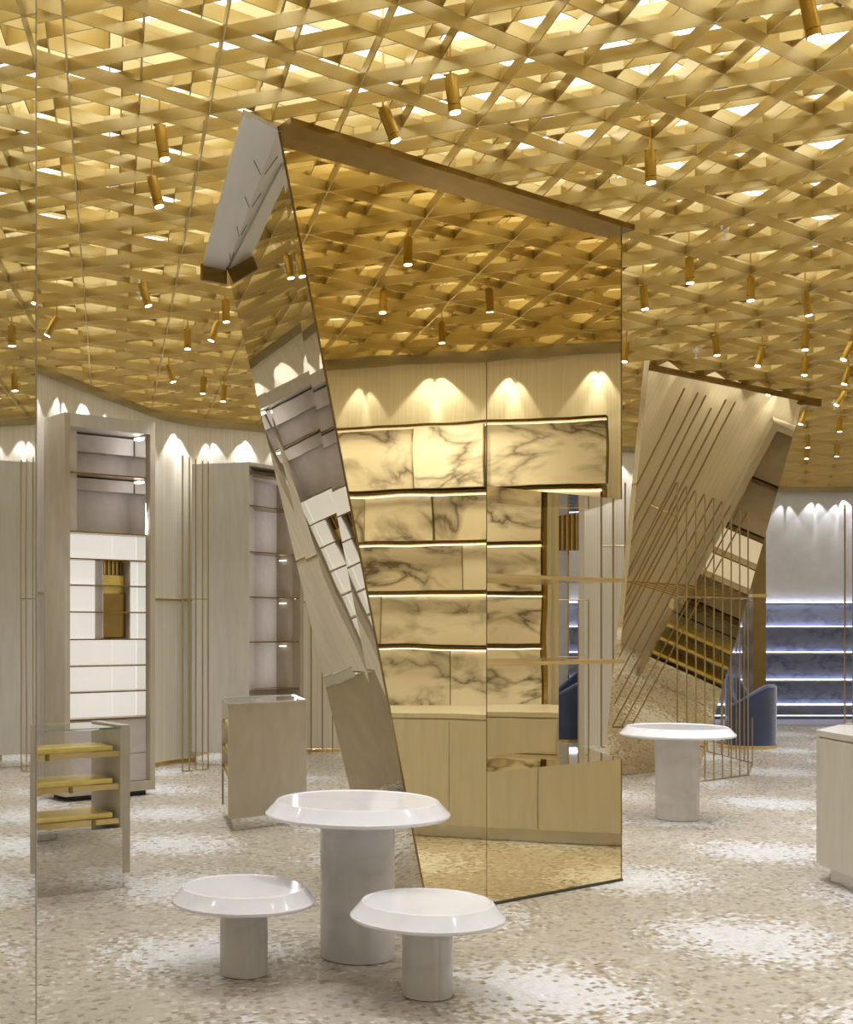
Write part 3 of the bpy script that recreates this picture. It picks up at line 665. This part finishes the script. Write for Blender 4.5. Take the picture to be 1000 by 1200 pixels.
# ------------------------------------------------------------------ ceiling spotlights
sp=[ (187,147,193,186,'upper brass spotlight of the two left of the column top'),
 (178,207,186,239,'lower brass spotlight of the two left of the column top'),
 (449,126,463,162,'tilted brass spotlight just above the column head strip'),
 (528,88,533,127,'large brass spotlight at the top centre, right of the tilted one'),
 (762,176,763,211,'upright brass spotlight above the right end of the column head'),
 (945,-6,949,15,'brass spotlight cut off by the top edge at right'),
 (754,335,756,360,'brass spotlight close beside the right edge of the column'),
 (808,302,809,329,'upright brass spotlight right of the column, below the white sprinkler'),
 (880,324,880,349,'brass spotlight second in the row right of the column'),
 (944,343,948,367,'tilted brass spotlight third in the row right of the column'),
 (839,393,840.5,414,'brass spotlight above the top of the leaning mirror'),
 (893.5,407,889,426,'unlit-looking brass spotlight leaning left above the leaning mirror'),
 (945,386,944,408,'upper of two stacked brass spotlights near the right edge'),
 (945,418,943,439,'lower of two stacked brass spotlights near the right edge'),
 (999,401,989,421,'brass spotlight leaning left at the right frame edge'),
 (995,430,990,449,'brass spotlight at the right frame edge below the leaning one'),
 (734.5,401,732,421,'brass spotlight touching the right edge of the column reflection'),
 (166,332,172,352,'brass spotlight with a white sensor beside it, above the left cabinet'),
 (67,371,58,388,'brass spotlight leaning left above the left cabinet'),
 (264,351,265,370,'brass spotlight just left of the column under the soffit end'),
 (256,376,249,395,'brass spotlight leaning left below the soffit end'),
 (220,385,220,403,'upright brass spotlight left of the pair by the soffit end'),
 (198,427,201,439,'small brass spotlight over the curved wall, leftmost of three'),
 (239,441,238,456,'small brass spotlight over the curved wall, middle of three'),
 (263,451,262,464,'small brass spotlight over the curved wall, right of three'),
 (945,481,941,491,'tiny brass spotlight beside the right tip of the leaning mirror'),
 (985,489,984.5,500,'tiny upright brass spotlight far right in the distance'),
 (991,459,983,471,'small brass spotlight leaning left beside the far white sprinkler'),
 (947,509,947,520,'tiny brass spotlight in the distance, upper of two'),
 (947,523,946,533,'tiny brass spotlight in the distance, lower of two'),
 (981,520,981,530,'tiny brass spotlight far away near the right edge')]
def spot(px,py,qx,qy,label,real=None,on=True):
    z=ZC-.005; P=at(px,py,z)
    lam=Vector(((qx-px)/FPX*P.y,0,-(qy-py)/FPX*P.y))
    L=.17; dirv=Vector((lam.x,0,0))/max(.001,(lam.length)); sx=max(-.6,min(.6,dirv.x)); dirv=Vector((sx,-.0,-math.sqrt(1-sx*sx)))
    if real is not None: P=Vector((real[0],real[1],z))
    t=thing('spotlight',label,'spotlight',tuple(P),'brass ceiling spotlights')
    e=P+dirv*L
    hs=MB().cyl(P,P+dirv*.012,.022,16).cyl(P+dirv*.012,P+dirv*(L-.03),.029,20).cyl(P+dirv*(L-.027),e,.030,20).build('housing',M['spot_brass'],t,smooth=True)
    MB().cyl(e,e+dirv*.004,.024,20).build('lens',M['lens'],hs)
    MB().cyl(P-Vector((0,0,-.0)),P+Vector((0,0,.875)),.005,8).cyl(P+Vector((-.03,0,.0)),P+Vector((.03,0,.0)),.005,6).build('stem',M['spot_brass'],t)
    q=e+dirv*.02; lamp('SPOT',q,q+dirv,DOWN_W,(.94,.96,1),.03,100,1.0,name='spot_or_fill_beam')
    return t
for s_ in sp: spot(*s_)
for px,py,qx,qy,l,r in [(572,327,577,350,'mirrored leaning right in the column',(3.42,6.95)),
      (450,338,449,352,'mirrored small in the left part of the column',None),(518,376,519,390,'mirrored lowest in the column, above the marble',None)]:
    P=at(px,py,ZC); rp=r or unmirror(P); spot(px,py,qx,qy,'brass spotlight seen '+l,real=rp)
for x,y in ((-1.2,3.0),(1.0,2.6),(3.4,3.0),(-2.6,5.0),(2.6,4.2),(-2.6,7.5)):  # fixtureless fill spots added out of view to brighten the foreground
    lamp('SPOT',(x,y,ZC-.2),(x,y,0),DOWN_W,(.94,.96,1),.03,100,1.0,name='spot_or_fill_beam')
def sprink(px,py,label):
    P=at(px,py,ZC+.03); t=thing('sprinkler',label,'sprinkler',tuple(P),'white ceiling sprinklers')
    MB().cyl(P,P-Vector((0,0,.03)),.03,16,.022).cyl(P,P+Vector((0,0,.835)),.008,8).build('cup',M['sprinkler'],t)
    MB().cyl(P-Vector((0,0,.03)),P-Vector((0,0,.08)),.006,8).cyl(P-Vector((0,0,.08)),P-Vector((0,0,.085)),.018,12).build('nozzle',M['sprinkler'],t)
sprink(850,265,'white sprinkler on the lattice right of the column, nearest one')
sprink(816,409,'white sprinkler above the leaning mirror')
sprink(978,471,'white sprinkler far right beside a leaning spotlight')
sprink(163,338,'small white sensor beside the spotlight above the left cabinet')
